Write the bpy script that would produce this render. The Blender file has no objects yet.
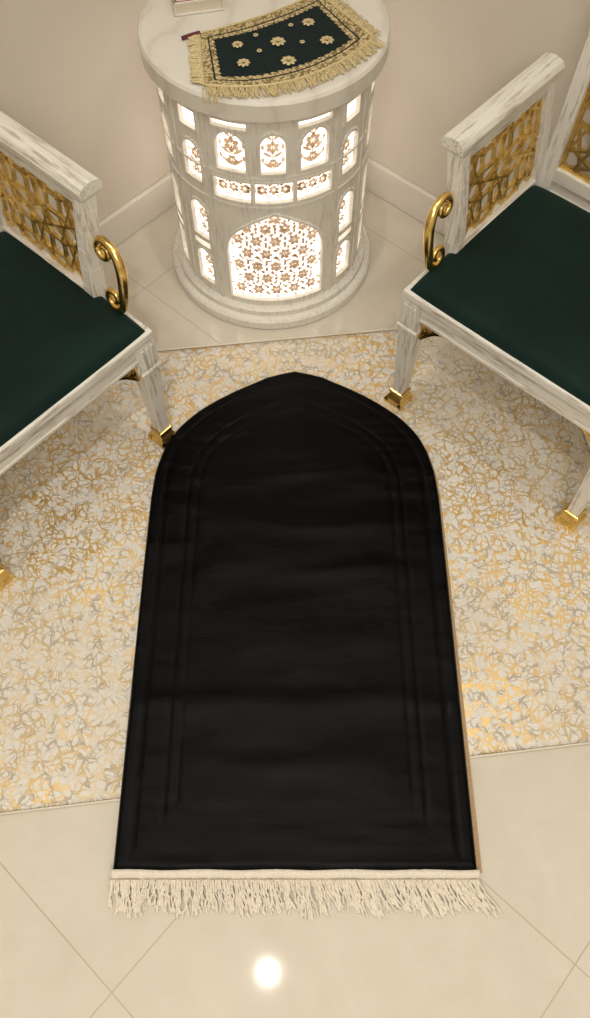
import bpy, bmesh, math, random
import numpy as np
from mathutils import Vector, Matrix, noise
random.seed(7)
C = bpy.context
scene = C.scene
try:
    scene.view_settings.view_transform = 'Standard'
except Exception as e:
    print(e)

# ------------------------------------------------------------------ helpers
def link(o, parent=None):
    C.collection.objects.link(o)
    if parent: o.parent = parent
    return o

def obj(name, me, mat=None, parent=None, smooth=False):
    o = bpy.data.objects.new(name, me)
    link(o, parent)
    if mat:
        for m in (mat if isinstance(mat, (list, tuple)) else [mat]):
            me.materials.append(m)
    if smooth:
        for p in me.polygons: p.use_smooth = True
    return o

def empty(name, loc=(0,0,0), rz=0):
    e = bpy.data.objects.new(name, None)
    e.location = loc; e.rotation_euler = (0,0,rz); e.empty_display_size = .1
    return link(e)

def mesh_from(verts, faces, name='m'):
    me = bpy.data.meshes.new(name)
    me.from_pydata([tuple(v) for v in verts], [], [tuple(f) for f in faces])
    me.update()
    return me

class MB:
    """mesh builder"""
    def __init__(s): s.v=[]; s.f=[]; s.m=[]
    def add(s, vs, fs, mi=0):
        o=len(s.v); s.v+= [tuple(v) for v in vs]
        s.f+= [tuple(i+o for i in f) for f in fs]; s.m+=[mi]*len(fs)
    def box(s, lo, hi, mi=0):
        x0,y0,z0=lo; x1,y1,z1=hi
        s.add([(x0,y0,z0),(x1,y0,z0),(x1,y1,z0),(x0,y1,z0),(x0,y0,z1),(x1,y0,z1),(x1,y1,z1),(x0,y1,z1)],
              [(0,3,2,1),(4,5,6,7),(0,1,5,4),(1,2,6,5),(2,3,7,6),(3,0,4,7)],mi)
    def bar(s, p, q, w, h, side=(1,0,0), mi=0):
        p=Vector(p); q=Vector(q); d=(q-p).normalized(); sd=Vector(side)
        sd=(sd-d*sd.dot(d)).normalized(); o=d.cross(sd).normalized()
        vs=[]
        for c in (p,q):
            for a,b in ((-1,-1),(1,-1),(1,1),(-1,1)):
                vs.append(c+sd*h/2*a+o*w/2*b)
        s.add(vs,[(0,3,2,1),(4,5,6,7),(0,1,5,4),(1,2,6,5),(2,3,7,6),(3,0,4,7)],mi)
    def prism(s, secs, mi=0, cx=0, cy=0):
        vs=[]
        for hw,z in secs:
            vs+=[(cx-hw,cy-hw,z),(cx+hw,cy-hw,z),(cx+hw,cy+hw,z),(cx-hw,cy+hw,z)]
        n=len(secs); fs=[(0,3,2,1)]
        for i in range(n-1):
            for k in range(4):
                fs.append((i*4+k,i*4+(k+1)%4,(i+1)*4+(k+1)%4,(i+1)*4+k))
        t=(n-1)*4; fs.append((t,t+1,t+2,t+3))
        s.add(vs,fs,mi)
    def lathe(s, prof, n=96, mi=0, caps=True):
        vs=[];fs=[]
        for r,z in prof:
            for k in range(n):
                a=2*math.pi*k/n; vs.append((r*math.cos(a),r*math.sin(a),z))
        for i in range(len(prof)-1):
            for k in range(n):
                fs.append((i*n+k,i*n+(k+1)%n,(i+1)*n+(k+1)%n,(i+1)*n+k))
        if caps:
            fs.append(tuple(range(n-1,-1,-1))); fs.append(tuple(range((len(prof)-1)*n,len(prof)*n)))
        s.add(vs,fs,mi)
    def mesh(s,name='m'):
        me=mesh_from(s.v,s.f,name)
        for p,m in zip(me.polygons,s.m): p.material_index=m
        return me

def bevel(o,w=.003,seg=2):
    b=o.modifiers.new('bev','BEVEL'); b.width=w; b.segments=seg; b.limit_method='ANGLE'; b.angle_limit=math.radians(40)

def tube(name, splines, r, mat, parent=None, radii=None, res=3, cyclic=False):
    cu=bpy.data.curves.new(name,'CURVE'); cu.dimensions='3D'; cu.bevel_depth=r; cu.bevel_resolution=res
    cu.use_fill_caps=True
    for i,pts in enumerate(splines):
        sp=cu.splines.new('POLY'); sp.points.add(len(pts)-1)
        for j,p in enumerate(pts):
            sp.points[j].co=(p[0],p[1],p[2],1)
            sp.points[j].radius = radii[i][j] if radii else 1
        sp.use_smooth=True; sp.use_cyclic_u=cyclic
    cu.materials.append(mat)
    o=bpy.data.objects.new(name,cu); return link(o,parent)

# ------------------------------------------------------------------ materials
class NT:
    def __init__(s,name):
        s.mat=bpy.data.materials.new(name); s.mat.use_nodes=True
        s.t=s.mat.node_tree; s.n=s.t.nodes; s.b=s.n['Principled BSDF']
    def l(s,a,b): s.t.links.new(a,b)
    def set(s,**kw):
        for k,v in kw.items():
            k=k.replace('_',' ')
            inp=s.b.inputs[k]
            inp.default_value = (*v,1) if isinstance(v,tuple) and len(v)==3 else v
    def math(s,op,a,b=None,c=None,clamp=False):
        n=s.n.new('ShaderNodeMath'); n.operation=op; n.use_clamp=clamp
        for i,x in enumerate((a,b,c)):
            if x is None: continue
            if isinstance(x,(int,float)): n.inputs[i].default_value=x
            else: s.l(x,n.inputs[i])
        return n.outputs[0]
    def mix(s,f,a,b,typ='MIX'):
        n=s.n.new('ShaderNodeMixRGB'); n.blend_type=typ
        for i,x in enumerate((f,a,b)):
            if isinstance(x,(int,float)): n.inputs[i].default_value=x
            elif isinstance(x,tuple): n.inputs[i].default_value=(*x,1) if len(x)==3 else x
            else: s.l(x,n.inputs[i])
        return n.outputs[0]
    def ramp(s,f,stops,interp='LINEAR'):
        n=s.n.new('ShaderNodeValToRGB'); n.color_ramp.interpolation=interp
        el=n.color_ramp.elements
        while len(el)<len(stops): el.new(.5)
        for e,(p,c) in zip(el,stops):
            e.position=p; e.color=(*c,1) if isinstance(c,tuple) else (c,c,c,1)
        s.l(f,n.inputs[0]); return n.outputs[0]
    def coords(s,kind='Object',scale=(1,1,1)):
        tc=s.n.new('ShaderNodeTexCoord'); m=s.n.new('ShaderNodeMapping')
        m.inputs['Scale'].default_value=scale
        s.l(tc.outputs[kind],m.inputs[0]); return m.outputs[0]
    def noise(s,co,scale,detail=3,rough=.5,dist=0):
        n=s.n.new('ShaderNodeTexNoise'); n.inputs['Scale'].default_value=scale
        n.inputs['Detail'].default_value=detail; n.inputs['Roughness'].default_value=rough
        n.inputs['Distortion'].default_value=dist
        s.l(co,n.inputs['Vector']); return n.outputs['Fac']
    def bump(s,h,strength=.3,dist=.002):
        n=s.n.new('ShaderNodeBump'); n.inputs['Strength'].default_value=strength
        n.inputs['Distance'].default_value=dist; s.l(h,n.inputs['Height'])
        s.l(n.outputs[0],s.b.inputs['Normal'])

# wall paint
m=NT('wall_paint'); co=m.coords(); n=m.noise(co,3,3)
m.l(m.ramp(n,[(.3,(.67,.61,.53)),(.7,(.71,.65,.57))]),m.b.inputs['Base Color']); m.set(Roughness=.55)
m.bump(m.noise(co,150,2),.08,.001); M_wall=m.mat
m=NT('ceiling_paint'); co=m.coords(); n=m.noise(co,3,3)
m.l(m.ramp(n,[(.3,(.80,.78,.73)),(.7,(.83,.81,.76))]),m.b.inputs['Base Color']); m.set(Roughness=.8); M_ceil=m.mat
m=NT('baseboard_paint'); co=m.coords(); n=m.noise(co,8,3)
m.l(m.ramp(n,[(.3,(.74,.69,.62)),(.7,(.78,.73,.66))]),m.b.inputs['Base Color']); m.set(Roughness=.3); M_base=m.mat

# tile floor
TILE=.585
m=NT('polished_tile'); co=m.coords()
sp=m.n.new('ShaderNodeSeparateXYZ'); m.l(co,sp.inputs[0])
def joint(c):
    f=m.math('FRACT',m.math('ADD',m.math('DIVIDE',c,TILE),.5))
    return m.math('LESS_THAN',m.math('ABSOLUTE',m.math('SUBTRACT',f,.5)),.0020)
j=m.math('MAXIMUM',joint(sp.outputs[0]),joint(sp.outputs[1]))
n=m.noise(co,2.5,5,.6,1.5)
n2=m.noise(co,14,4,.6,.6)
base=m.ramp(n,[(.3,(.62,.565,.465)),(.7,(.69,.635,.53))])
base=m.mix(.15,base,m.ramp(n2,[(.3,(.55,.49,.40)),(.7,(.74,.70,.60))]))
col=m.mix(j,base,(.46,.39,.29)); m.l(col,m.b.inputs['Base Color'])
m.l(m.math('ADD',m.math('MULTIPLY',j,.4),.045),m.b.inputs['Roughness'])
m.b.inputs['Specular IOR Level'].default_value=.5
m.bump(m.math('SUBTRACT',1,j),.3,.001); M_tile=m.mat

# rug
m=NT('rug_weave'); co=m.coords()
nz=m.n.new('ShaderNodeTexNoise'); nz.inputs['Scale'].default_value=26; nz.inputs['Detail'].default_value=4
m.l(co,nz.inputs['Vector'])
dis=m.n.new('ShaderNodeVectorMath'); dis.operation='MULTIPLY_ADD'
m.l(nz.outputs['Color'],dis.inputs[0]); dis.inputs[1].default_value=(.045,.045,0); m.l(co,dis.inputs[2])
def vor(s,a,b):
    v=m.n.new('ShaderNodeTexVoronoi'); v.feature='DISTANCE_TO_EDGE'; v.inputs['Scale'].default_value=s
    v.voronoi_dimensions='2D'
    m.l(dis.outputs[0],v.inputs['Vector'])
    return m.ramp(v.outputs['Distance'],[(a,1.0),(b,0.0)])
line=vor(36,.065,.10)
line2=vor(66,.08,.13)
lined=m.math('MAXIMUM',line,m.math('MULTIPLY',line2,.8))
big=m.noise(co,2.6,3,.55,.4)
med=m.noise(co,30,3,.6)
med2=m.noise(co,44,2,.6)
fine=m.noise(co,420,2)
zone=m.ramp(big,[(.42,0.0),(.58,1.0)])
brk=m.ramp(med,[(.44,0.0),(.52,1.0)])
brk2=m.ramp(med2,[(.46,0.0),(.51,1.0)])
base=m.ramp(fine,[(.3,(.66,.63,.56)),(.7,(.84,.81,.75))])
base=m.mix(m.math('MULTIPLY',zone,.25),base,(.58,.51,.40))
tanf=m.math('MULTIPLY',lined,m.math('ADD',.12,m.math('MULTIPLY',brk,.62)))
c1=m.mix(tanf,base,(.38,.30,.19))
gfac=m.math('MULTIPLY',m.math('MULTIPLY',m.math('MAXIMUM',line,line2),brk2),m.math('ADD',.40,m.math('MULTIPLY',m.math('SUBTRACT',1,zone),.60)),clamp=True)
c2=m.mix(gfac,c1,(.84,.60,.25)); m.l(c2,m.b.inputs['Base Color'])
m.l(m.math('MULTIPLY',gfac,.75),m.b.inputs['Metallic'])
m.l(m.math('SUBTRACT',.9,m.math('MULTIPLY',gfac,.5)),m.b.inputs['Roughness'])
m.bump(m.math('ADD',m.math('MULTIPLY',fine,.6),lined),.35,.0014); M_rug=m.mat

# black satin
m=NT('black_satin'); co=m.coords()
m.set(Base_Color=(.0006,.0006,.0007),Roughness=.27,Specular_IOR_Level=.085)
m.bump(m.math('ADD',m.math('MULTIPLY',m.noise(m.coords('Object',(1,1.8,1)),11,3),5),m.noise(co,600,1)),.3,.0025)
M_black=m.mat
m=NT('tan_backing'); co=m.coords(); n=m.noise(co,200,2)
m.l(m.ramp(n,[(.3,(.36,.24,.12)),(.7,(.46,.32,.17))]),m.b.inputs['Base Color']); m.set(Roughness=.8); M_tan=m.mat
m=NT('cream_cord'); co=m.coords(); n=m.noise(co,500,2)
m.l(m.ramp(n,[(.3,(.64,.56,.44)),(.7,(.86,.79,.66))]),m.b.inputs['Base Color']); m.set(Roughness=.85); M_cream=m.mat
m=NT('gold_cord'); co=m.coords(); n=m.noise(co,400,2)
m.l(m.ramp(n,[(.3,(.50,.39,.17)),(.7,(.82,.69,.41))]),m.b.inputs['Base Color']); m.set(Roughness=.5,Metallic=.2); M_gcord=m.mat

def wood(name,sc,dark=.5,c0=(.76,.73,.66)):
    m=NT(name); co=m.coords('Object',sc)
    n=m.noise(co,1,5,.65,.3); n2=m.noise(m.coords(),9,3)
    f=m.ramp(m.math('ADD',n,m.math('MULTIPLY',m.math('SUBTRACT',n2,.5),.45)),[(.52,0.0),(.62,dark),(.74,min(1,dark*1.6))])
    c=m.mix(f,c0,(.28,.21,.14))
    m.l(c,m.b.inputs['Base Color']); m.set(Roughness=.5); m.bump(n,.2,.002)
    return m.mat
M_woodx=wood('whitewashed_wood_x',(10,150,150))
M_woody=wood('whitewashed_wood_y',(150,10,150))
M_woodz=wood('whitewashed_wood_z',(150,150,10))
M_drum=wood('whitewashed_wood_drum',(120,120,14),.20,(.78,.745,.67))

def gold(name,c,c2,r,me=1.0):
    m=NT(name); co=m.coords(); n=m.noise(co,45,3)
    m.l(m.ramp(n,[(.35,c2),(.6,c)]),m.b.inputs['Base Color']); m.set(Metallic=me,Roughness=r); return m.mat
M_gold=gold('polished_gold',(.88,.64,.24),(.60,.41,.12),.25)
M_goldl=gold('antique_gold_fretwork',(.88,.65,.24),(.60,.42,.13),.3,.9)

# velvet
m=NT('green_velvet'); co=m.coords(); n=m.noise(co,6,3,.5,.5)
m.l(m.ramp(n,[(.3,(.0015,.010,.008)),(.7,(.003,.018,.014))]),m.b.inputs['Base Color'])
m.l(m.ramp(m.noise(co,4,2,.5,1.0),[(.35,.08),(.65,.24)]),m.b.inputs['Sheen Weight'])
m.set(Roughness=.7,Specular_IOR_Level=.18,Sheen_Roughness=.4,Sheen_Tint=(.16,.42,.36))
m.bump(m.noise(co,500,1),.1,.001); M_velvet=m.mat

# marble top
m=NT('cream_marble'); co=m.coords()
w=m.n.new('ShaderNodeTexWave'); w.inputs['Scale'].default_value=3.2; w.inputs['Distortion'].default_value=9; w.inputs['Detail'].default_value=4
w.inputs['Detail Scale'].default_value=1.3
m.l(co,w.inputs['Vector'])
c=m.ramp(w.outputs['Fac'],[(.0,(.66,.61,.54)),(.08,(.71,.67,.60)),(.5,(.74,.705,.63))])
m.l(c,m.b.inputs['Base Color']); m.set(Roughness=.35); M_marble=m.mat

def emis(name,c,s):
    m=NT(name); co=m.coords(); n=m.noise(co,6,2)
    m.l(m.ramp(n,[(.3,tuple(x*.92 for x in c)),(.7,c)]),m.b.inputs['Emission Color'])
    m.set(Base_Color=c,Emission_Strength=s); return m.mat
M_glow=emis('lamp_diffuser',(1,.95,.87),1.5)
M_bulb=emis('downlight_lens',(1,.95,.88),45)
m=NT('carved_flower'); co=m.coords(); n=m.noise(co,60,2)
col=m.ramp(n,[(.3,(.40,.27,.18)),(.7,(.60,.45,.32))]); m.l(col,m.b.inputs['Base Color']); m.set(Roughness=.5)
tr=m.n.new('ShaderNodeBsdfTranslucent'); m.l(col,tr.inputs[0])
mx=m.n.new('ShaderNodeMixShader'); mx.inputs[0].default_value=.45
m.l(m.b.outputs[0],mx.inputs[1]); m.l(tr.outputs[0],mx.inputs[2]); m.l(mx.outputs[0],m.n['Material Output'].inputs[0])
M_flower=m.mat

# ------------------------------------------------------------------ room
K=Vector((-.069,2.221,0)); A=Vector((.743,-.669,0)).normalized(); B=Vector((-.669,-.743,0)).normalized()
L=4.2; HT=2.8
angA=math.atan2(A.y,A.x)
mb=MB()
floor_o=Vector((-.324,-.091,0))
inv=Matrix.Rotation(-angA,3,'Z')
def loc(p): return inv@(p-floor_o)
cs=[loc(K),loc(K+B*L),loc(K+B*L+A*L),loc(K+A*L)]
mb.add([(c.x,c.y,-.02) for c in cs]+[(c.x,c.y,0) for c in cs],[(4,5,6,7),(3,2,1,0),(0,1,5,4),(1,2,6,5),(2,3,7,6),(3,0,4,7)])
fl=obj('floor',mb.mesh('floor'),M_tile); fl.location=floor_o; fl.rotation_euler=(0,0,angA)
def slab(name,p,q,out,t,z0,z1,mat,bev=0):
    mb=MB(); vs=[]
    for z in (z0,z1):
        for c in (p,q,q+out*t,p+out*t): vs.append((c.x,c.y,z))
    mb.add(vs,[(0,1,2,3),(7,6,5,4),(0,4,5,1),(1,5,6,2),(2,6,7,3),(3,7,4,0)])
    me=mb.mesh(name); bm=bmesh.new(); bm.from_mesh(me); bmesh.ops.recalc_face_normals(bm,faces=bm.faces); bm.to_mesh(me); bm.free()
    o=obj(name,me,mat)
    if bev: bevel(o,bev)
    return o
W=.1
slab('wall_left',K,K+B*L,-A,W,0,HT,M_wall)
slab('wall_right',K,K+A*L,-B,W,0,HT,M_wall)
slab('wall_front',K+B*L,K+B*L+A*L,B,W,0,HT,M_wall)
slab('wall_back',K+A*L,K+A*L+B*L,A,W,0,HT,M_wall)
slab('ceiling',K,K+B*L,A,L,HT,HT+.05,M_ceil)
bt=.014
slab('baseboard_left',K,K+B*L,A,bt,0,.10,M_base,.004)
slab('baseboard_right',K+A*bt,K+A*L,B,bt,0,.10,M_base,.004)
slab('baseboard_front',K+B*L+A*bt,K+B*L+A*(L-bt),-B,bt,0,.10,M_base,.004)
slab('baseboard_back',K+A*L+B*bt,K+A*L+B*L,-A,bt,0,.10,M_base,.004)

# ------------------------------------------------------------------ area rug
def rug():
    ang=math.radians(6.6); u=Vector((math.cos(ang),math.sin(ang)))
    o0=Vector((-.0,.272))
    x0,x1=-.76,.80; y1=1.105
    nx,ny=90,56; vs=[];fs=[]
    for j in range(ny+1):
        for i in range(nx+1):
            a=i/nx; b=j/ny
            e=min(a*(x1-x0),(1-a)*(x1-x0),b*y1,(1-b)*y1)
            z=.002+.005*min(1,e/.02)
            vs.append((x0+(x1-x0)*a, y1*b, z))
    for j in range(ny):
        for i in range(nx):
            k=j*(nx+1)+i; fs.append((k,k+1,k+nx+2,k+nx+1))
    o=obj('area_rug',mesh_from(vs,fs,'rug'),M_rug,smooth=True)
    o.location=(o0.x,o0.y,0); o.rotation_euler=(0,0,ang)
    s=o.modifiers.new('s','SOLIDIFY'); s.thickness=.0015
    p=[(x0,0,.004),(x1,0,.004),(x1,y1,.004),(x0,y1,.004)]
    tube('bound_edge',[p],.003,M_cream,o,cyclic=True)
rug()

# ------------------------------------------------------------------ prayer mat
def prayer_mat():
    root=empty('prayer_mat',(0,.101,0))
    ys=np.array([0,.3,.60,.80,.868,.93,.975,1.015,1.045,1.075,1.105,1.135,1.153,1.164])
    ws=np.array([.341,.340,.339,.337,.332,.317,.297,.266,.234,.194,.146,.089,.045,.0])
    yy=np.concatenate([np.linspace(0,.8,81)[:-1],np.linspace(.8,1.145,100)[:-1],np.linspace(1.145,1.164,18)])
    ww=np.interp(yy,ys,ws)
    for _ in range(4):
        k=np.array([1,2,3,4,3,2,1.]);k/=k.sum()
        wp=np.concatenate([np.full(3,ww[0]),ww,ww[-1]-(ww[-2:-5:-1]-ww[-1])])
        sm=np.convolve(wp,k,'valid'); sm[0]=ww[0]; sm[-1]=0; ww=sm
    ww[-1]=.0012
    def build(name,mat,dz,nx=150,flat=False,shift=0):
        out=np.array([(w_,y_) for w_,y_ in zip(ww,yy)]+[(-w_,y_) for w_,y_ in zip(ww[::-1],yy[::-1])])
        seg0=out; seg1=np.roll(out,-1,axis=0)
        us=np.sin(np.linspace(-1,1,nx+1)*math.pi/2)*.35+np.linspace(-1,1,nx+1)*.65
        P=np.array([(w_*u_,y_) for y_,w_ in zip(yy,ww) for u_ in us])
        D=np.full(len(P),9.)
        for a,b in zip(seg0,seg1):
            ab=b-a; l2=max(ab@ab,1e-12)
            t=np.clip(((P-a)@ab)/l2,0,1); q=a+t[:,None]*ab
            D=np.minimum(D,np.hypot(*(P-q).T))
        vs=[]
        for (x,y),d in zip(P,D):
            edge=min(1,d/.010); z=dz*math.sqrt(max(0,1-(1-edge)**2))
            if not flat:
                for o_,wd,am in ((.030,.003,.0018),(.037,.003,.0015),(.088,.0035,.0020),(.112,.0035,.0015)):
                    z-=am*math.exp(-((d-o_)/wd)**2)*edge
                inn=max(0,min(1,(d-.11)/.05))
                z+=.0035*noise.noise(Vector((x*5,y*9,1.3)))*edge
                z+=inn*.0060*noise.noise(Vector((x*3.5+y*3,y*13-x*3,4.2)))
                z+=(1-inn)*.0022*noise.noise(Vector((x*10,y*50,2.2)))*edge
                yc=.316+.003*math.sin(x*9)
                z+=.0060*math.exp(-((y-yc)/.028)**2)*edge - .0010*math.exp(-((y-yc-.034)/.014)**2)*edge
                ya=.60+.10*x
                z+=inn*.007*math.exp(-((y-ya)/.020)**2)*max(0,1-abs(x-.08)/.2)
                ya=.72-.06*x+.3*x*x
                z+=inn*.006*math.exp(-((y-ya)/.02)**2)*max(0,1-abs(x-.05)/.22)
                ya=.86+.10*x
                z+=inn*.005*math.exp(-((y-ya)/.018)**2)*max(0,1-abs(x-.03)/.18)
                ya=.19+.25*x*x
                z+=inn*.006*math.exp(-((y-ya)/.022)**2)*max(0,1-abs(x+.05)/.25)
            vs.append((x+shift*max(0,1-.75*y),y,z))
        fs=[]
        for j in range(len(yy)-1):
            for i in range(nx):
                k_=j*(nx+1)+i; fs.append((k_,k_+1,k_+nx+2,k_+nx+1))
        return obj(name,mesh_from(vs,fs,name),mat,root,smooth=True)
    b=build('satin_top',M_black,.016); b.location.z=.0095
    bk=build('backing',M_tan,.003,nx=30,flat=True,shift=.0095); bk.location.z=.0085
    n=90
    vs=[];fs=[]
    for i in range(n+1):
        x=-.344+.688*i/n
        z=.010+.001*math.sin(i*1.9)
        yb=.003*math.sin(i*.35)
        vs+=[(x,.005+yb*.3,z+.010),(x,-.003+yb*.3,z+.008),(x,-.013+yb*.3,z-.001),(x,-.015+yb*.3,z-.008)]
    for i in range(n):
        for k_ in range(3):
            a=i*4+k_; fs.append((a,a+1,a+5,a+4))
    hb=obj('fringe_header',mesh_from(vs,fs,'hb'),M_cream,root,smooth=True)
    s=hb.modifiers.new('s','SOLIDIFY'); s.thickness=.0015
    spl=[];rad=[]
    N=300
    for i in range(N):
        x=-.342+.684*(i+random.uniform(-.4,.4))/N
        Ln=random.uniform(.042,.060)+.006*math.sin(i*.13); lean=random.uniform(-.010,.020)+.010+.018*(x/.34)
        ph=random.random()*6; zz=random.uniform(.002,.008); pts=[]; rr=[]
        for k_ in range(9):
            t=k_/8
            pts.append((x+lean*t**1.2+.003*math.sin(ph+t*8)*t, -.011-Ln*t, (.008*(1-t)+zz*min(1,1.2-t)+.002)))
            rr.append(1.0 if k_<8 else 1.5)
        spl.append(pts); rad.append(rr)
        pts2=[(p[0]+.0018*math.cos(k_*2.1+ph),p[1]-.001,p[2]+.0012*math.sin(k_*2.1+ph)) for k_,p in enumerate(pts)]
        spl.append(pts2); rad.append(rr)
    tube('fringe',spl,.0016,M_cream,root,radii=rad,res=1)
prayer_mat()

# ------------------------------------------------------------------ armchair
CELL=.098
def seglattice(w,h,cell):
    R=cell/2; segs=[]
    def clip(p,q):
        t0,t1=0.,1.; dx=q[0]-p[0]; dy=q[1]-p[1]
        for pp,qq in ((-dx,p[0]+w/2),(dx,w/2-p[0]),(-dy,p[1]+h/2),(dy,h/2-p[1])):
            if abs(pp)<1e-12:
                if qq<0: return None
            else:
                r=qq/pp
                if pp<0: t0=max(t0,r)
                else: t1=min(t1,r)
        if t0>=t1-1e-6: return None
        return ((p[0]+t0*dx,p[1]+t0*dy),(p[0]+t1*dx,p[1]+t1*dy))
    nx=int(w/cell)+2; ny=int(h/cell)+2
    for i in range(-nx,nx+1):
        for j in range(-ny,ny+1):
            cx=i*cell; cy=j*cell
            mids=[(cx+R*math.cos(k*math.pi/4),cy+R*math.sin(k*math.pi/4)) for k in range(8)]
            for k in range(8): segs.append((mids[k],mids[(k+3)%8]))
            sx=cx+R; sy=cy+R; a=R*(1-math.tan(math.pi/8))
            oc=[(sx+a*.98*math.cos((k+.5)*math.pi/2),sy+a*.98*math.sin((k+.5)*math.pi/2)) for k in range(4)]
            for k in range(4): segs.append((oc[k],oc[(k+1)%4]))
    out=[]
    for p,q in segs:
        c=clip(p,q)
        if c: out.append(c)
    return out

def build_chair_meshes():
    parts=[]
    hw=.252; dep=.43
    DZ=.021
    for n_,cx,cy in (('leg_1',-hw,0),('leg_2',hw,0),('leg_3',-hw,dep),('leg_4',hw,dep)):
        mb=MB()
        mb.prism([(.014,.040),(.0155,.10),(.019,.20),(.0225,.270),(.0225,.276),(.027,.278),(.027,.288),(.0235,.291),(.0235,.345+DZ)],0,cx,cy)
        for k in (-1,0,1):
            for sx,sy in ((0,-1),(0,1),(1,0),(-1,0)):
                if sy: mb.box((cx+k*.013-.0035,cy+sy*.0235-.003,.298),(cx+k*.013+.0035,cy+sy*.0235+.003,.356))
                else: mb.box((cx+sx*.0235-.003,cy+k*.013-.0035,.298),(cx+sx*.0235+.003,cy+k*.013+.0035,.356))
        parts.append((n_,mb.mesh(n_),M_woodz,.0018))
        mg=MB()
        mg.prism([(.025,0),(.026,.008),(.021,.014),(.0225,.020),(.017,.032),(.0195,.040),(.0195,.046),(.0155,.048)],0,cx,cy)
        for sx,sy in ((-1,-1),(1,-1),(1,1),(-1,1)):
            mg.prism([(.006,0),(.007,.008),(.003,.020)],0,cx+sx*.020,cy+sy*.020)
        parts.append(('foot_cap_'+n_[-1],mg.mesh('foot'),M_gold,.0012))
    mb=MB()
    for y in (0,dep):
        mb.box((-hw,y-.016,.305+DZ),(hw,y+.016,.350+DZ)); mb.box((-hw,y-.019,.300+DZ),(hw,y+.019,.308+DZ))
    parts.append(('rail_front_back',mb.mesh('railx'),M_woodx,.0015))
    mb=MB()
    for x in (-hw,hw):
        mb.box((x-.016,0,.305+DZ),(x+.016,dep,.350+DZ)); mb.box((x-.019,0,.300+DZ),(x+.019,dep,.308+DZ))
    parts.append(('rail_sides',mb.mesh('raily'),M_woody,.0015))
    mb=MB()
    SX=.275
    mb.box((-SX,-.027,.350+DZ),(SX,-.002,.372+DZ)); mb.box((-SX,dep-.01,.350+DZ),(SX,dep+.026,.372+DZ))
    parts.append(('seat_lip_x',mb.mesh('lipx'),M_woodx,.004))
    mb=MB()
    mb.box((-SX,-.002,.350+DZ),(-.250,dep-.01,.372+DZ)); mb.box((.250,-.002,.350+DZ),(SX,dep-.01,.372+DZ))
    mb.box((-.25,-.002,.352+DZ),(.25,dep-.01,.366+DZ))
    parts.append(('seat_lip_y',mb.mesh('lipy'),M_woody,.003))
    mb=MB()
    def bracket(org,dirv,perp):
        org=Vector(org);d=Vector(dirv)
        def P(a,z): return org+d*a+Vector((0,0,z))
        mb.bar(P(0,-.004),P(.072,-.004),.007,.012,perp)
        mb.bar(P(.004,0),P(.004,-.062),.007,.012,perp)
        prev=P(.072,-.006)
        for k in range(1,9):
            t=k/8; a=.072*(1-t)+.004; z=-.006-.056*t**1.0+ .014*math.sin(math.pi*t)
            q=P(a,z); mb.bar(prev,q,.007,.012,perp); prev=q
        c=P(.024,-.020); pr=None
        for k in range(13):
            a=k/12*2*math.pi; q=c+d*.011*math.cos(a)+Vector((0,0,.011*math.sin(a)))
            if pr is not None: mb.bar(pr,q,.004,.010,perp)
            pr=q
        mb.bar(P(.034,-.018),P(.058,-.008),.004,.010,perp); mb.bar(P(.018,-.03),P(.008,-.05),.004,.010,perp)
    for sx in (-1,1):
        for y in (0,dep):
            bracket((sx*(hw-.022),y,.298+DZ),(-sx,0,0),(0,1,0))
        bracket((sx*hw,.022,.298+DZ),(0,1,0),(1,0,0)); bracket((sx*hw,dep-.022,.298+DZ),(0,-1,0),(1,0,0))
    parts.append(('corner_brackets',mb.mesh('br'),M_gold,0))
    y0,y1=.105,.425; z0,z1=.372+DZ,.648
    def AX(sx,z): return sx*(.256+.040*(max(0,(z-z0))/(z1-z0))**1.3)
    for sx,nm in ((-1,'1'),(1,'2')):
        mb=MB()
        nseg=6
        for yy_,wd in ((y0+.014,.030),(y1-.012,.026)):
            for k in range(nseg):
                za=z0+(z1-z0)*k/nseg; zb=z0+(z1-z0)*(k+1)/nseg+.001
                mb.bar((AX(sx,za),yy_,za),(AX(sx,zb),yy_,zb),wd,.034,(1,0,0))
        parts.append(('arm_posts_'+nm,mb.mesh('post'),M_woodz,.002))
        mb=MB()
        mb.bar((AX(sx,z0+.014),y0,z0+.012),(AX(sx,z0+.014),y1,z0+.012),.026,.030,(1,0,0))
        mb.bar((AX(sx,z1-.022),y0,z1-.022),(AX(sx,z1-.022),y1,z1-.022),.024,.034,(1,0,0))
        xr=AX(sx,z1)+sx*.002; zr=z1+.002
        prof=[(-.026,-.012),(-.027,.002),(-.020,.012),(0,.017),(.020,.012),(.027,.002),(.026,-.012)]
        vs=[]
        for yy_ in (y0-.006,y1+.012):
            for a,b in prof: vs.append((xr+a,yy_,zr+b))
        n_=len(prof); fs=[(i,(i+1)%n_,n_+(i+1)%n_,n_+i) for i in range(n_)]+[tuple(range(n_-1,-1,-1)),tuple(range(n_,2*n_))]
        mb.add(vs,fs)
        parts.append(('arm_rails_'+nm,mb.mesh('armr'),M_woody,.002))
        mb=MB(); w_=(y1-.022)-(y0+.028); h_=(z1-.034)-(z0+.024); yc=((y1-.022)+(y0+.028))/2; zc=((z1-.034)+(z0+.024))/2
        for p,q in seglattice(w_,h_,CELL):
            mid=((p[0]+q[0])/2,(p[1]+q[1])/2)
            for a,b in ((p,mid),(mid,q)):
                za=zc+a[1]; zb=zc+b[1]
                mb.bar((AX(sx,za),yc+a[0],za),(AX(sx,zb),yc+b[0],zb),.0055,.008,(1,0,0))
        parts.append(('arm_fretwork_'+nm,mb.mesh('lat'),M_goldl,0))
    zb0,zb1=.372+DZ,.93; yb=.425; bw=.232
    def BY(z): return yb+.010+.04*((z-zb0)/(zb1-zb0))
    mb=MB()
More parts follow.
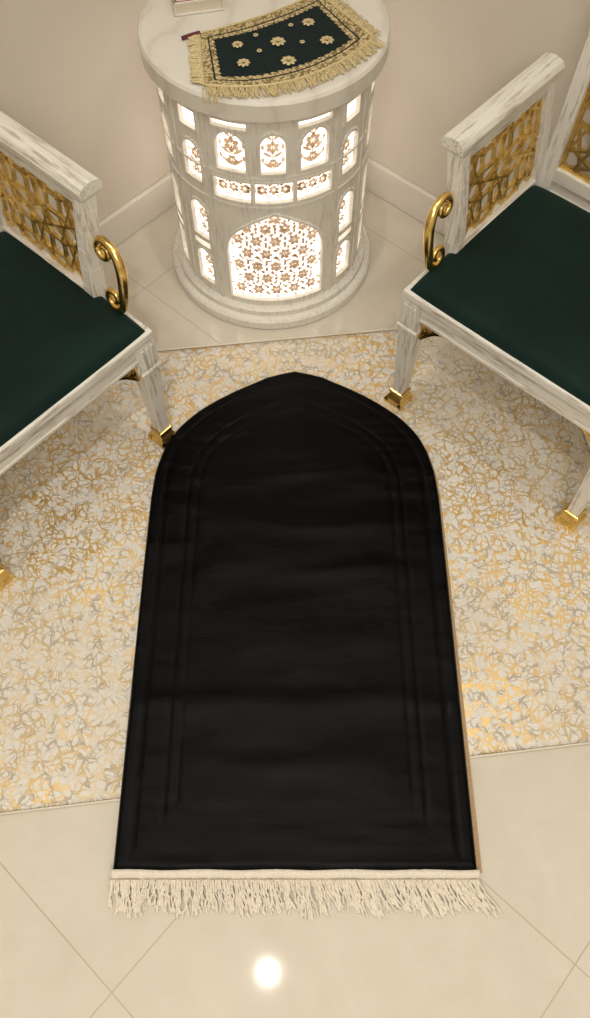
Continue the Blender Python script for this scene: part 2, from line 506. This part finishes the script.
    for x in (-bw,bw):
        mb.bar((x,BY(zb0-.04),zb0-.04),(x,BY(zb1),zb1),.034,.034,(1,0,0))
        mb.prism([(.020,zb1),(.024,zb1+.01),(.010,zb1+.02),(.018,zb1+.035),(.004,zb1+.055)],0,x,BY(zb1))
    parts.append(('back_posts',mb.mesh('bp'),M_woodz,.002))
    mb=MB()
    for z,hh in ((.412+DZ,.030),(zb1-.02,.034)):
        mb.bar((-bw,BY(z),z),(bw,BY(z),z),hh,.028,(0,1,0))
    for k in range(16):
        xa=-bw+2*bw*k/16; xb=-bw+2*bw*(k+1)/16
        f=lambda x: zb1-.02+.055*(1-(x/bw)**2)
        mb.bar((xa,BY(f(xa)),f(xa)),(xb,BY(f(xb)),f(xb)),.024,.03,(0,1,0))
    parts.append(('back_rails',mb.mesh('br2'),M_woodx,.0015))
    mb=MB(); w_=2*bw-.034; zlo=.427+DZ; zhi=zb1-.037; h_=zhi-zlo; zc=(zlo+zhi)/2
    for p,q in seglattice(w_,h_,CELL):
        za=zc+p[1]; zb_=zc+q[1]
        mb.bar((p[0],BY(za),za),(q[0],BY(zb_),zb_),.0055,.009,(0,1,0))
    for x in (-w_/2+.004,w_/2-.004): mb.bar((x,BY(zlo),zlo),(x,BY(zhi),zhi),.008,.012,(0,1,0))
    for z in (zlo+.004,zhi-.004): mb.bar((-w_/2,BY(z),z),(w_/2,BY(z),z),.008,.012,(0,1,0))
    for k in range(8):
        xa=-bw*.7+2*bw*.7*k/8; mb.bar((xa,BY(zb1),zb1),(xa+.03,BY(zb1+.02),zb1+.022),.004,.008,(0,1,0))
    parts.append(('back_fretwork',mb.mesh('bl'),M_goldl,0))
    nx,ny=48,40; vs=[];fs=[]
    cx0,cx1=-.266,.266; cy0,cy1=-.021,.412
    def cushion_z(a,b):
        e=(1-abs(a)**10)*(1-abs(b)**10)
        dome=(1-a*a)*(1-b*b)
        return .372+DZ+.026*max(0,e)**.45+.012*dome**.7
    for j in range(ny+1):
        for i in range(nx+1):
            a=-1+2*i/nx; b=-1+2*j/ny
            a=math.copysign(abs(a)**.6,a); b=math.copysign(abs(b)**.6,b)
            x=(cx0+cx1)/2+(cx1-cx0)/2*a*(1-.012*b**8); y=(cy0+cy1)/2+(cy1-cy0)/2*b*(1-.012*a**8)
            vs.append((x,y,cushion_z(a,b)))
    for j in range(ny):
        for i in range(nx):
            k=j*(nx+1)+i; fs.append((k,k+1,k+nx+2,k+nx+1))
    parts.append(('seat_cushion',mesh_from(vs,fs,'cush'),M_velvet,'s'))
    return parts, AX
parts,AX=build_chair_meshes()
for nm,me,mt,bv in parts:
    me.materials.append(mt)
    if bv=='s':
        for p in me.polygons: p.use_smooth=True
def scroll_pts(sx):
    pts=[];rad=[]
    c=(.074,.535)
    for k in range(22):
        t=k/21; a=math.radians(-60-430*(1-t)); r=.007+.018*t
        pts.append((c[0]+r*math.cos(a+math.pi),c[1]+r*math.sin(a+math.pi))); rad.append(.7+.3*t)
    q0=Vector(pts[-1]); dirv=(Vector(pts[-1])-Vector(pts[-2])).normalized()
    c2=(.056,.433); b0=math.radians(200)
    end=Vector((c2[0]+.026*math.cos(b0),c2[1]+.026*math.sin(b0)))
    h1=q0+dirv*.045; h2=end+Vector((-.01,.06))
    for k in range(1,16):
        t=k/16; pt=q0*(1-t)**3+h1*3*t*(1-t)**2+h2*3*t*t*(1-t)+end*t**3
        pts.append((pt.x,pt.y)); rad.append(1+.35*math.sin(math.pi*t))
    for k in range(20):
        t=k/19; a=b0+math.radians(400*t); r=.026-.018*t
        pts.append((c2[0]+r*math.cos(a),c2[1]+r*math.sin(a))); rad.append(1-.3*t)
    return [(AX(sx,max(z,.373)),y,z+.003) for y,z in pts],rad
def make_chair(loc_,rz):
    root=empty('armchair',loc_,rz)
    for nm,me,mt,bv in parts:
        o=bpy.data.objects.new(nm,me); link(o,root)
        if isinstance(bv,float) and bv>0: bevel(o,bv,2)
    for sx in (-1,1):
        p,r=scroll_pts(sx); p=[(a,b,max(c,.405)) for a,b,c in p]
        tube('arm_scroll_%d'%(1 if sx<0 else 2),[p],.0082,M_gold,root,radii=[r])
    return root
make_chair((-.4895,.8850,.0075),math.radians(48))
make_chair((.446,1.016,.0075),math.radians(-42))

# ------------------------------------------------------------------ pedestal table
def table():
    cx,cy=-.065,1.690
    root=empty('lantern_side_table',(cx,cy,0))
    th0=math.radians(-90+4.5)
    R=.24; per=2*math.pi*R/3
    wins=[('big',0,.075,.352,.24)]
    for s_ in (-.095,0,.095): wins.append(('rect',s_,.386,.438,.086))
    for s_,w_ in ((-.093,.066),(0,.054),(.093,.066)): wins.append(('arch',s_,.464,.558,w_))
    for s_ in (-.093,.093): wins.append(('rect',s_,.568,.583,.078))
    for s_ in (per/2-.055,-(per/2-.055)):
        for z0,z1 in ((.085,.190),(.235,.340),(.405,.500)): wins.append(('arch',s_,z0,z1,.052))
        wins.append(('rect',s_,.205,.222,.052)); wins.append(('rect',s_,.536,.578,.046))
    def sdf1(wd,s,z):
        k,sc,z0,z1,w=wd; x=np.abs(s-sc)
        if k=='rect':
            return np.maximum(x-w/2,np.maximum(z0-z,z-z1))
        if k=='arch':
            zc=z1-w/2*1.15
            up=np.hypot(x,np.maximum(z-zc,0)/1.15)-w/2
            return np.maximum(up,z0-z)
        sp_=.215; t=np.clip((z-sp_)/(z1-sp_),0,1.3)
        hwid=w/2*(1-t**2.5)
        hp=w/2*2.5*np.clip(t,1e-6,2)**1.5/(z1-sp_)
        return np.maximum((x-hwid)/np.sqrt(1+hp**2),z0-z)
    def sdf(s,z):
        d=np.full(np.shape(s),9.)
        ss=(s+per/2)%per-per/2
        for wd in wins: d=np.minimum(d,sdf1(wd,ss,z))
        return d
    NT_=504; z0,z1=.05,.60; NZ=190
    s=np.arange(NT_)*(2*math.pi*R/NT_); z=np.linspace(z0,z1,NZ+1)
    S,Z=np.meshgrid(s,z)
    ds=s[1]; dz=z[1]-z[0]
    CS=S[:-1]+ds/2; CZ=Z[:-1]+dz/2
    keep=sdf(CS,CZ)>0
    kc=keep
    kl=np.roll(kc,1,axis=1)
    top=np.vstack([kc,np.ones((1,NT_),bool)]); bot=np.vstack([np.ones((1,NT_),bool),kc])
    topl=np.vstack([kl,np.ones((1,NT_),bool)]); botl=np.vstack([np.ones((1,NT_),bool),kl])
    cnt=top.astype(int)+bot+topl+botl
    bnd=(cnt>0)&(cnt<4)
    S2=S.copy();Z2=Z.copy()
    for it in range(3):
        e=1e-4; d=sdf(S2,Z2)
        gx=(sdf(S2+e,Z2)-sdf(S2-e,Z2))/(2*e); gz=(sdf(S2,Z2+e)-sdf(S2,Z2-e))/(2*e)
        g=np.maximum(gx**2+gz**2,.25)
        mx=.9*ds
        S2=np.where(bnd,S2-np.clip(d*gx/g,-mx,mx),S2); Z2=np.where(bnd,Z2-np.clip(d*gz/g,-mx,mx),Z2)
    dd=sdf(S2,Z2)
    rel=.0028*(dd<.0065)*(dd>-.004)
    Rr=R+rel
    a=S2/R+th0
    X=Rr*np.cos(a);Y=Rr*np.sin(a)
    vs=np.stack([X,Y,Z2],-1).reshape(-1,3)
    fs=[]
    for j in range(NZ):
        for i in range(NT_):
            if keep[j,i]:
                i2=(i+1)%NT_; fs.append((j*NT_+i,j*NT_+i2,(j+1)*NT_+i2,(j+1)*NT_+i))
    me=mesh_from(vs,fs,'drum')
    bm=bmesh.new(); bm.from_mesh(me)
    bmesh.ops.delete(bm,geom=[v_ for v_ in bm.verts if not v_.link_faces],context='VERTS')
    bm.to_mesh(me); bm.free()
    dr=obj('pierced_drum',me,M_drum,root)
    so=dr.modifiers.new('s','SOLIDIFY'); so.thickness=.011; so.offset=-1
    mb=MB()
    mb.lathe([(.268,0),(.2755,.004),(.2755,.026),(.270,.032),(.258,.034),(.258,.050),(.252,.055),(.236,.056)],n=128)
    obj('base',mb.mesh('b'),M_drum,root)
    mb=MB(); mb.lathe([(.236,.588),(.246,.590),(.252,.600)],n=128); obj('collar',mb.mesh('c'),M_drum,root)
    mb=MB()
    for zz in (.372,.4515):
        mb.lathe([(.238,zz-.003),(.2435,zz-.0025),(.2435,zz+.0025),(.238,zz+.003)],n=128,caps=False)
    for u in range(3):
        for s_ in (-.150,.150,per/2):
            a=th0+(u*per+s_)/R
            c=Vector((math.cos(a),math.sin(a),0))*.2405
            mb.bar(c+Vector((0,0,.056)),c+Vector((0,0,.588)),.006,.007,(-math.sin(a),math.cos(a),0))
    obj('mouldings',mb.mesh('mo'),M_drum,root)
    mb=MB(); mb.lathe([(.255,.600),(.262,.602),(.266,.608),(.266,.642),(.262,.648),(.255,.650)],n=160)
    obj('marble_top',mb.mesh('top'),M_marble,root)
    mb=MB(); mb.lathe([(.214,.058),(.214,.586)],n=96,caps=False)
    obj('lit_diffuser',mb.mesh('dif'),M_glow,root,smooth=True)
    mb=MB()
    rf=.2285
    def PT(s_,z_,dr_=0):
        a_=th0+s_/R; return ((rf+dr_)*math.cos(a_),(rf+dr_)*math.sin(a_),z_)
    def ribbon(s0,z0_,s1,z1_,w,mi=0):
        dx=s1-s0;dz_=z1_-z0_;l=math.hypot(dx,dz_)+1e-9;nx_=-dz_/l*w/2;nz_=dx/l*w/2
        mb.add([PT(s0+nx_,z0_+nz_),PT(s1+nx_,z1_+nz_),PT(s1-nx_,z1_-nz_),PT(s0-nx_,z0_-nz_)],[(0,1,2,3)])
    def petal(s0,z0_,ang,L_,w):
        c_,s__=math.cos(ang),math.sin(ang)
        pts=[(0,0),(L_*.45,w),(L_*.85,w*.75),(L_,0),(L_*.85,-w*.75),(L_*.45,-w)]
        mb.add([PT(s0+x*c_-y*s__,z0_+x*s__+y*c_,.0015 if x>0 else .0) for x,y in pts],[tuple(range(6))])
    def flower(s0,z0_,r,n_=6,ph=0):
        for k in range(n_): 
            a_=ph+2*math.pi*k/n_
            petal(s0+r*.12*math.cos(a_),z0_+r*.12*math.sin(a_),a_,r*.88,r*.34)
    def leafs(s0,z0_,r,ph):
        for k in range(4): petal(s0,z0_,ph+k*math.pi/2,r,r*.28)
    for u in range(3):
        for k,sc,a0,a1,w in wins:
            off=u*per
            if k=='big':
                rowz=[.102,.142,.182,.222,.262,.300,.332]
                for ri,zz in enumerate(rowz):
                    cols=[-.096,-.048,0,.048,.096] if ri%2==0 else [-.072,-.024,.024,.072]
                    for c_ in cols:
                        if sdf1((k,sc,a0,a1,w),np.array(c_),np.array(zz))<-.006:
                            flower(off+c_,zz,.0168,6,.3*ri)
                            for q in range(6):
                                aa=.5+q*math.pi/3+.3*ri
                                petal(off+c_+.0185*math.cos(aa),zz+.0185*math.sin(aa),aa+.7,.012,.0034)
                            for sg in (-1,1):
                                ribbon(off+c_,zz,off+c_+sg*.024,zz-.040,.0026)
                            petal(off+c_+.024,zz+.004,math.pi/2,.012,.004)
                            petal(off+c_+.024,zz-.004,-math.pi/2,.012,.004)
            elif k=='arch':
                zc=(a0+a1)/2; r=w*.30
                flower(off+sc,zc+.010,r,6,.5)
                flower(off+sc,zc-.028,r*.7,6,0)
                ribbon(off+sc,a0,off+sc,a1,.0024)
                for sg in (-1,1):
                    petal(off+sc,zc-.015,math.pi/2-sg*1.0,w*.48,.004)
                    petal(off+sc,zc+.026,math.pi/2-sg*.8,w*.45,.004)
                    petal(off+sc,a0+.004,math.pi/2-sg*.9,w*.5,.004)
                    petal(off+sc+sg*w*.42,zc-.03,math.pi/2,.016,.004)
                    petal(off+sc+sg*w*.42,zc+.002,math.pi/2,.016,.004)
            elif w>.06 and a1-a0>.03:
                zc=(a0+a1)/2
                for q in (-.027,0,.027):
                    flower(off+sc+q,zc,.0135,6,.4)
                for q in (-.0135,.0135):
                    for dz_ in (-.017,.017): leafs(off+sc+q,zc+dz_,.008,math.pi/4)
                    petal(off+sc+q,zc+.010,.6,.012,.003);petal(off+sc+q,zc-.010,2.6,.012,.003)
                for q in (-.0405,.0405): leafs(off+sc+q,zc,.016,math.pi/4)
    obj('floral_tracery',mb.mesh('fl'),M_flower,root)
    return root
table()

# ------------------------------------------------------------------ embroidered cloth on table
def cloth():
    root=empty('embroidered_cloth',(0,0,0))
    FL=Vector((-.178,1.474));FR=Vector((.160,1.626));BL=Vector((-.198,1.640));BR=Vector((.050,1.785))
    def quad(a,b,c,t): return a*(1-t)**2+b*2*t*(1-t)+c*t*t
    fm=(FL+FR)/2+Vector((.03,-.115)); bm_=(BL+BR)/2+Vector((.015,-.02))
    def P(u,v):
        f=quad(FL,fm,FR,u); b=quad(BL,bm_,BR,u)
        return f*(1-v)+b*v
    ctr=Vector((-.065,1.69))
    def zt(p,base=.6515):
        r=(p-ctr).length
        return base-(max(0,r-.262)*1.6)
    nu,nv=70,44; vs=[];fs=[];uv=[]
    for j in range(nv+1):
        for i in range(nu+1):
            u=i/nu;v=j/nv;p=P(u,v)
            vs.append((p.x,p.y,zt(p)+.0022+.0012*noise.noise(Vector((u*5,v*4,0))))); uv.append((u,v))
    for j in range(nv):
        for i in range(nu):
            k=j*(nu+1)+i; fs.append((k,k+1,k+nu+2,k+nu+1))
    me=mesh_from(vs,fs,'cl')
    ul=me.uv_layers.new(name='UVMap')
    for lp in me.loops: ul.data[lp.index].uv=uv[lp.vertex_index]
    m=NT('embroidered_velvet'); tc=m.n.new('ShaderNodeTexCoord'); sp=m.n.new('ShaderNodeSeparateXYZ'); m.l(tc.outputs['UV'],sp.inputs[0])
    u,v=sp.outputs[0],sp.outputs[1]
    eu=m.math('MULTIPLY',m.math('MINIMUM',u,m.math('SUBTRACT',1,u)),1.75)
    ev=m.math('MINIMUM',v,m.math('SUBTRACT',1,v))
    e=m.math('MINIMUM',eu,ev)
    sc=m.math('MULTIPLY',m.math('ABSOLUTE',m.math('SINE',m.math('MULTIPLY',m.math('ADD',u,m.math('MULTIPLY',v,.6)),75))),.022)
    b1=m.math('LESS_THAN',e,.095)
    b2=m.math('MULTIPLY',m.math('GREATER_THAN',e,.112),m.math('LESS_THAN',m.math('SUBTRACT',e,sc),.150))
    g=m.math('MAXIMUM',b1,b2)
    mp=m.n.new('ShaderNodeMapping'); mp.inputs['Scale'].default_value=(1.75,1,1); m.l(tc.outputs['UV'],mp.inputs[0])
    vo=m.n.new('ShaderNodeTexVoronoi'); vo.inputs['Scale'].default_value=34; m.l(mp.outputs[0],vo.inputs['Vector'])
    k=m.ramp(vo.outputs['Distance'],[(.35,1.0),(.7,0.0)])
    gcol=m.mix(k,(.26,.20,.09),(.74,.60,.34))
    gr=m.n.new('ShaderNodeTexNoise'); gr.inputs['Scale'].default_value=20; m.l(mp.outputs[0],gr.inputs['Vector'])
    green=m.ramp(gr.outputs['Fac'],[(.3,(.003,.010,.011)),(.7,(.005,.018,.018))])
    m.l(m.mix(g,green,gcol),m.b.inputs['Base Color'])
    m.l(m.math('MULTIPLY',g,.35),m.b.inputs['Metallic'])
    m.set(Roughness=.6,Specular_IOR_Level=.2); m.bump(m.math('MULTIPLY',k,g),.6,.002)
    o=obj('velvet_panel',me,m.mat,root,smooth=True)
    so=o.modifiers.new('s','SOLIDIFY'); so.thickness=.0018; so.offset=-1
    mb=MB()
    def fl(u,v,r,n=8):
        p=P(u,v); z=zt(p)+.0045
        for k_ in range(n):
            a=2*math.pi*k_/n; c,s=math.cos(a),math.sin(a); w=r*.27
            pts=[(r*.15,0),(r*.6,w),(r*.9,w*.7),(r,0),(r*.9,-w*.7),(r*.6,-w)]
            mb.add([(p.x+x*c-y*s,p.y+x*s+y*c,z+(.0015 if q in(1,5) else 0)) for q,(x,y) in enumerate(pts)],[(0,1,2,3,4,5)])
        mb.add([(p.x+r*.2*math.cos(a_*math.pi/3),p.y+r*.2*math.sin(a_*math.pi/3),z+.002) for a_ in range(6)],[tuple(range(6))])
    for u_,v_,r_ in ((.24,.36,.014),(.50,.56,.016),(.76,.66,.014),(.50,.26,.016),(.78,.32,.015),(.24,.66,.012),(.36,.50,.006),(.64,.44,.006),(.38,.74,.006),(.64,.72,.006)):
        fl(u_,v_,r_)
    obj('applique_flowers',mb.mesh('af'),M_gcord,root)
    edge=[]
    for i in range(41): edge.append(P(i/40,0))
    for i in range(1,25): edge.append(P(1,i/24))
    for i in range(1,41): edge.append(P(1-i/40,1))
    for i in range(1,24): edge.append(P(0,1-i/24))
    tube('gold_piping',[[(p.x,p.y,zt(p)+.003) for p in edge]],.002,M_gcord,root,cyclic=True)
    spl=[]
    def fr(p,out,L_):
        j=random.uniform(-.3,.3); o_=Vector((out.x*math.cos(j)-out.y*math.sin(j),out.x*math.sin(j)+out.y*math.cos(j)))
        pts=[]
        for k_ in range(6):
            t=k_/5; q=p+o_*L_*t
            r=(q-ctr).length
            if r>.268:
                q=ctr+(q-ctr)*(.268/r); z=.648-(r-.262)*1.0
            else: z=.6535+.002*math.sin(math.pi*t)+.001*random.random()
            pts.append((q.x,q.y,z))
        spl.append(pts)
    for i in range(260):
        u=i/259; p=P(u,0); q=P(u,.05); fr(p,(p-q).normalized(),random.uniform(.026,.038))
    for i in range(110):
        v=i/109; p=P(0,v); q=P(.05,v); fr(p,(p-q).normalized(),random.uniform(.018,.028))
        p=P(1,v); q=P(.95,v); fr(p,(p-q).normalized(),random.uniform(.018,.028))
    tube('gold_fringe',spl,.0011,M_gcord,root,res=1)
    m2=NT('maroon_thread'); co=m2.coords()
    m2.l(m2.ramp(m2.noise(co,300,2),[(.3,(.08,.005,.015)),(.7,(.14,.01,.03))]),m2.b.inputs['Base Color']); m2.set(Roughness=.6)
    tube('tassel',[[(-.232,1.622,.655),(-.216,1.630,.656),(-.196,1.640,.656)]],.004,m2.mat,root)
cloth()

# book
def book():
    root=empty('hardcover_book',(-.213,1.765,.650),math.radians(13))
    m=NT('book_cover'); co=m.coords(); sp=m.n.new('ShaderNodeSeparateXYZ'); m.l(co,sp.inputs[0])
    ex=m.math('SUBTRACT',.052,m.math('ABSOLUTE',sp.outputs[0])); ey=m.math('SUBTRACT',.052,m.math('ABSOLUTE',sp.outputs[1]))
    e=m.math('MINIMUM',ex,ey)
    st=m.math('MULTIPLY',m.math('GREATER_THAN',e,.004),m.math('LESS_THAN',e,.0075))
    m.l(m.mix(st,(.75,.70,.62),(.30,.03,.03)),m.b.inputs['Base Color']); m.set(Roughness=.4)
    mb=MB(); mb.box((-.052,-.052,.0005),(.052,.052,.004)); mb.box((-.052,-.052,.024),(.052,.052,.0275)); mb.box((-.052,-.052,.0005),(-.048,.052,.0275))
    o=obj('cover',mb.mesh('bc'),m.mat,root); bevel(o,.001)
    mb=MB(); mb.box((-.049,-.048,.004),(.048,.048,.024)); obj('pages',mb.mesh('pg'),M_cream,root)
book()

# ------------------------------------------------------------------ lights
WARM=(1,.96,.895)
def downlight(x,y,power,name='main_or_fill_downlight',r=.05,spot=100,soft=.02):
    root=empty(name,(x,y,HT))
    mb=MB(); mb.lathe([(r+.018,0),(r+.018,-.006),(r,-.008),(r,-.003)],n=48,caps=False); obj('trim_ring',mb.mesh('tr'),M_base,root)
    mb=MB(); mb.lathe([(.001,-.003),(r,-.003)],n=48,caps=False); obj('lens',mb.mesh('ln'),M_bulb,root)
    l=bpy.data.lights.new('lamp','SPOT'); l.energy=power; l.spot_size=math.radians(spot); l.spot_blend=.8; l.shadow_soft_size=soft; l.color=WARM
    lo=bpy.data.objects.new('lamp',l); link(lo,root); lo.location=(0,0,-.02)
downlight(-.13,-.16,52,r=.016,soft=.012)
downlight(-1.05,1.0,20,r=.025,spot=120)  # added fill spot, set so its glint falls on the rug
downlight(.95,.97,20,r=.025,spot=120)  # added fill on the right, glint also kept on the rug
downlight(.1,-1.9,38,r=.03)  # unseen fill spot added behind the camera
downlight(-.02,1.24,32,r=.03,spot=120,soft=.03)  # added fill spot, mirrored as sheen near the mat's crease
l=bpy.data.lights.new('soft_fill','AREA'); l.shape='SQUARE'; l.size=1.2; l.energy=46; l.color=WARM  # invented soft fill behind the camera, no fitting modelled
root=empty('soft_fill_light',(.09,-1.5,HT-.03)); lo=bpy.data.objects.new('soft_fill_lamp',l); link(lo,root)
l=bpy.data.lights.new('lantern','POINT'); l.energy=.8; l.color=(1,.93,.82); l.shadow_soft_size=.05
root=empty('lantern_bulb',(-.065,1.69,.3)); lo=bpy.data.objects.new('bulb',l); link(lo,root)

w=bpy.data.worlds.new('World'); scene.world=w; w.use_nodes=True
w.node_tree.nodes['Background'].inputs[0].default_value=(1,.9,.78,1); w.node_tree.nodes['Background'].inputs[1].default_value=.3

# ------------------------------------------------------------------ camera
cd=bpy.data.cameras.new('cam'); cam=bpy.data.objects.new('camera',cd); link(cam)
cd.sensor_fit='VERTICAL'; cd.sensor_height=36; cd.lens=800/1018*36; cd.clip_start=.01
cam.location=(0,0,1.65); cam.rotation_euler=(math.radians(28),0,0)
scene.camera=cam
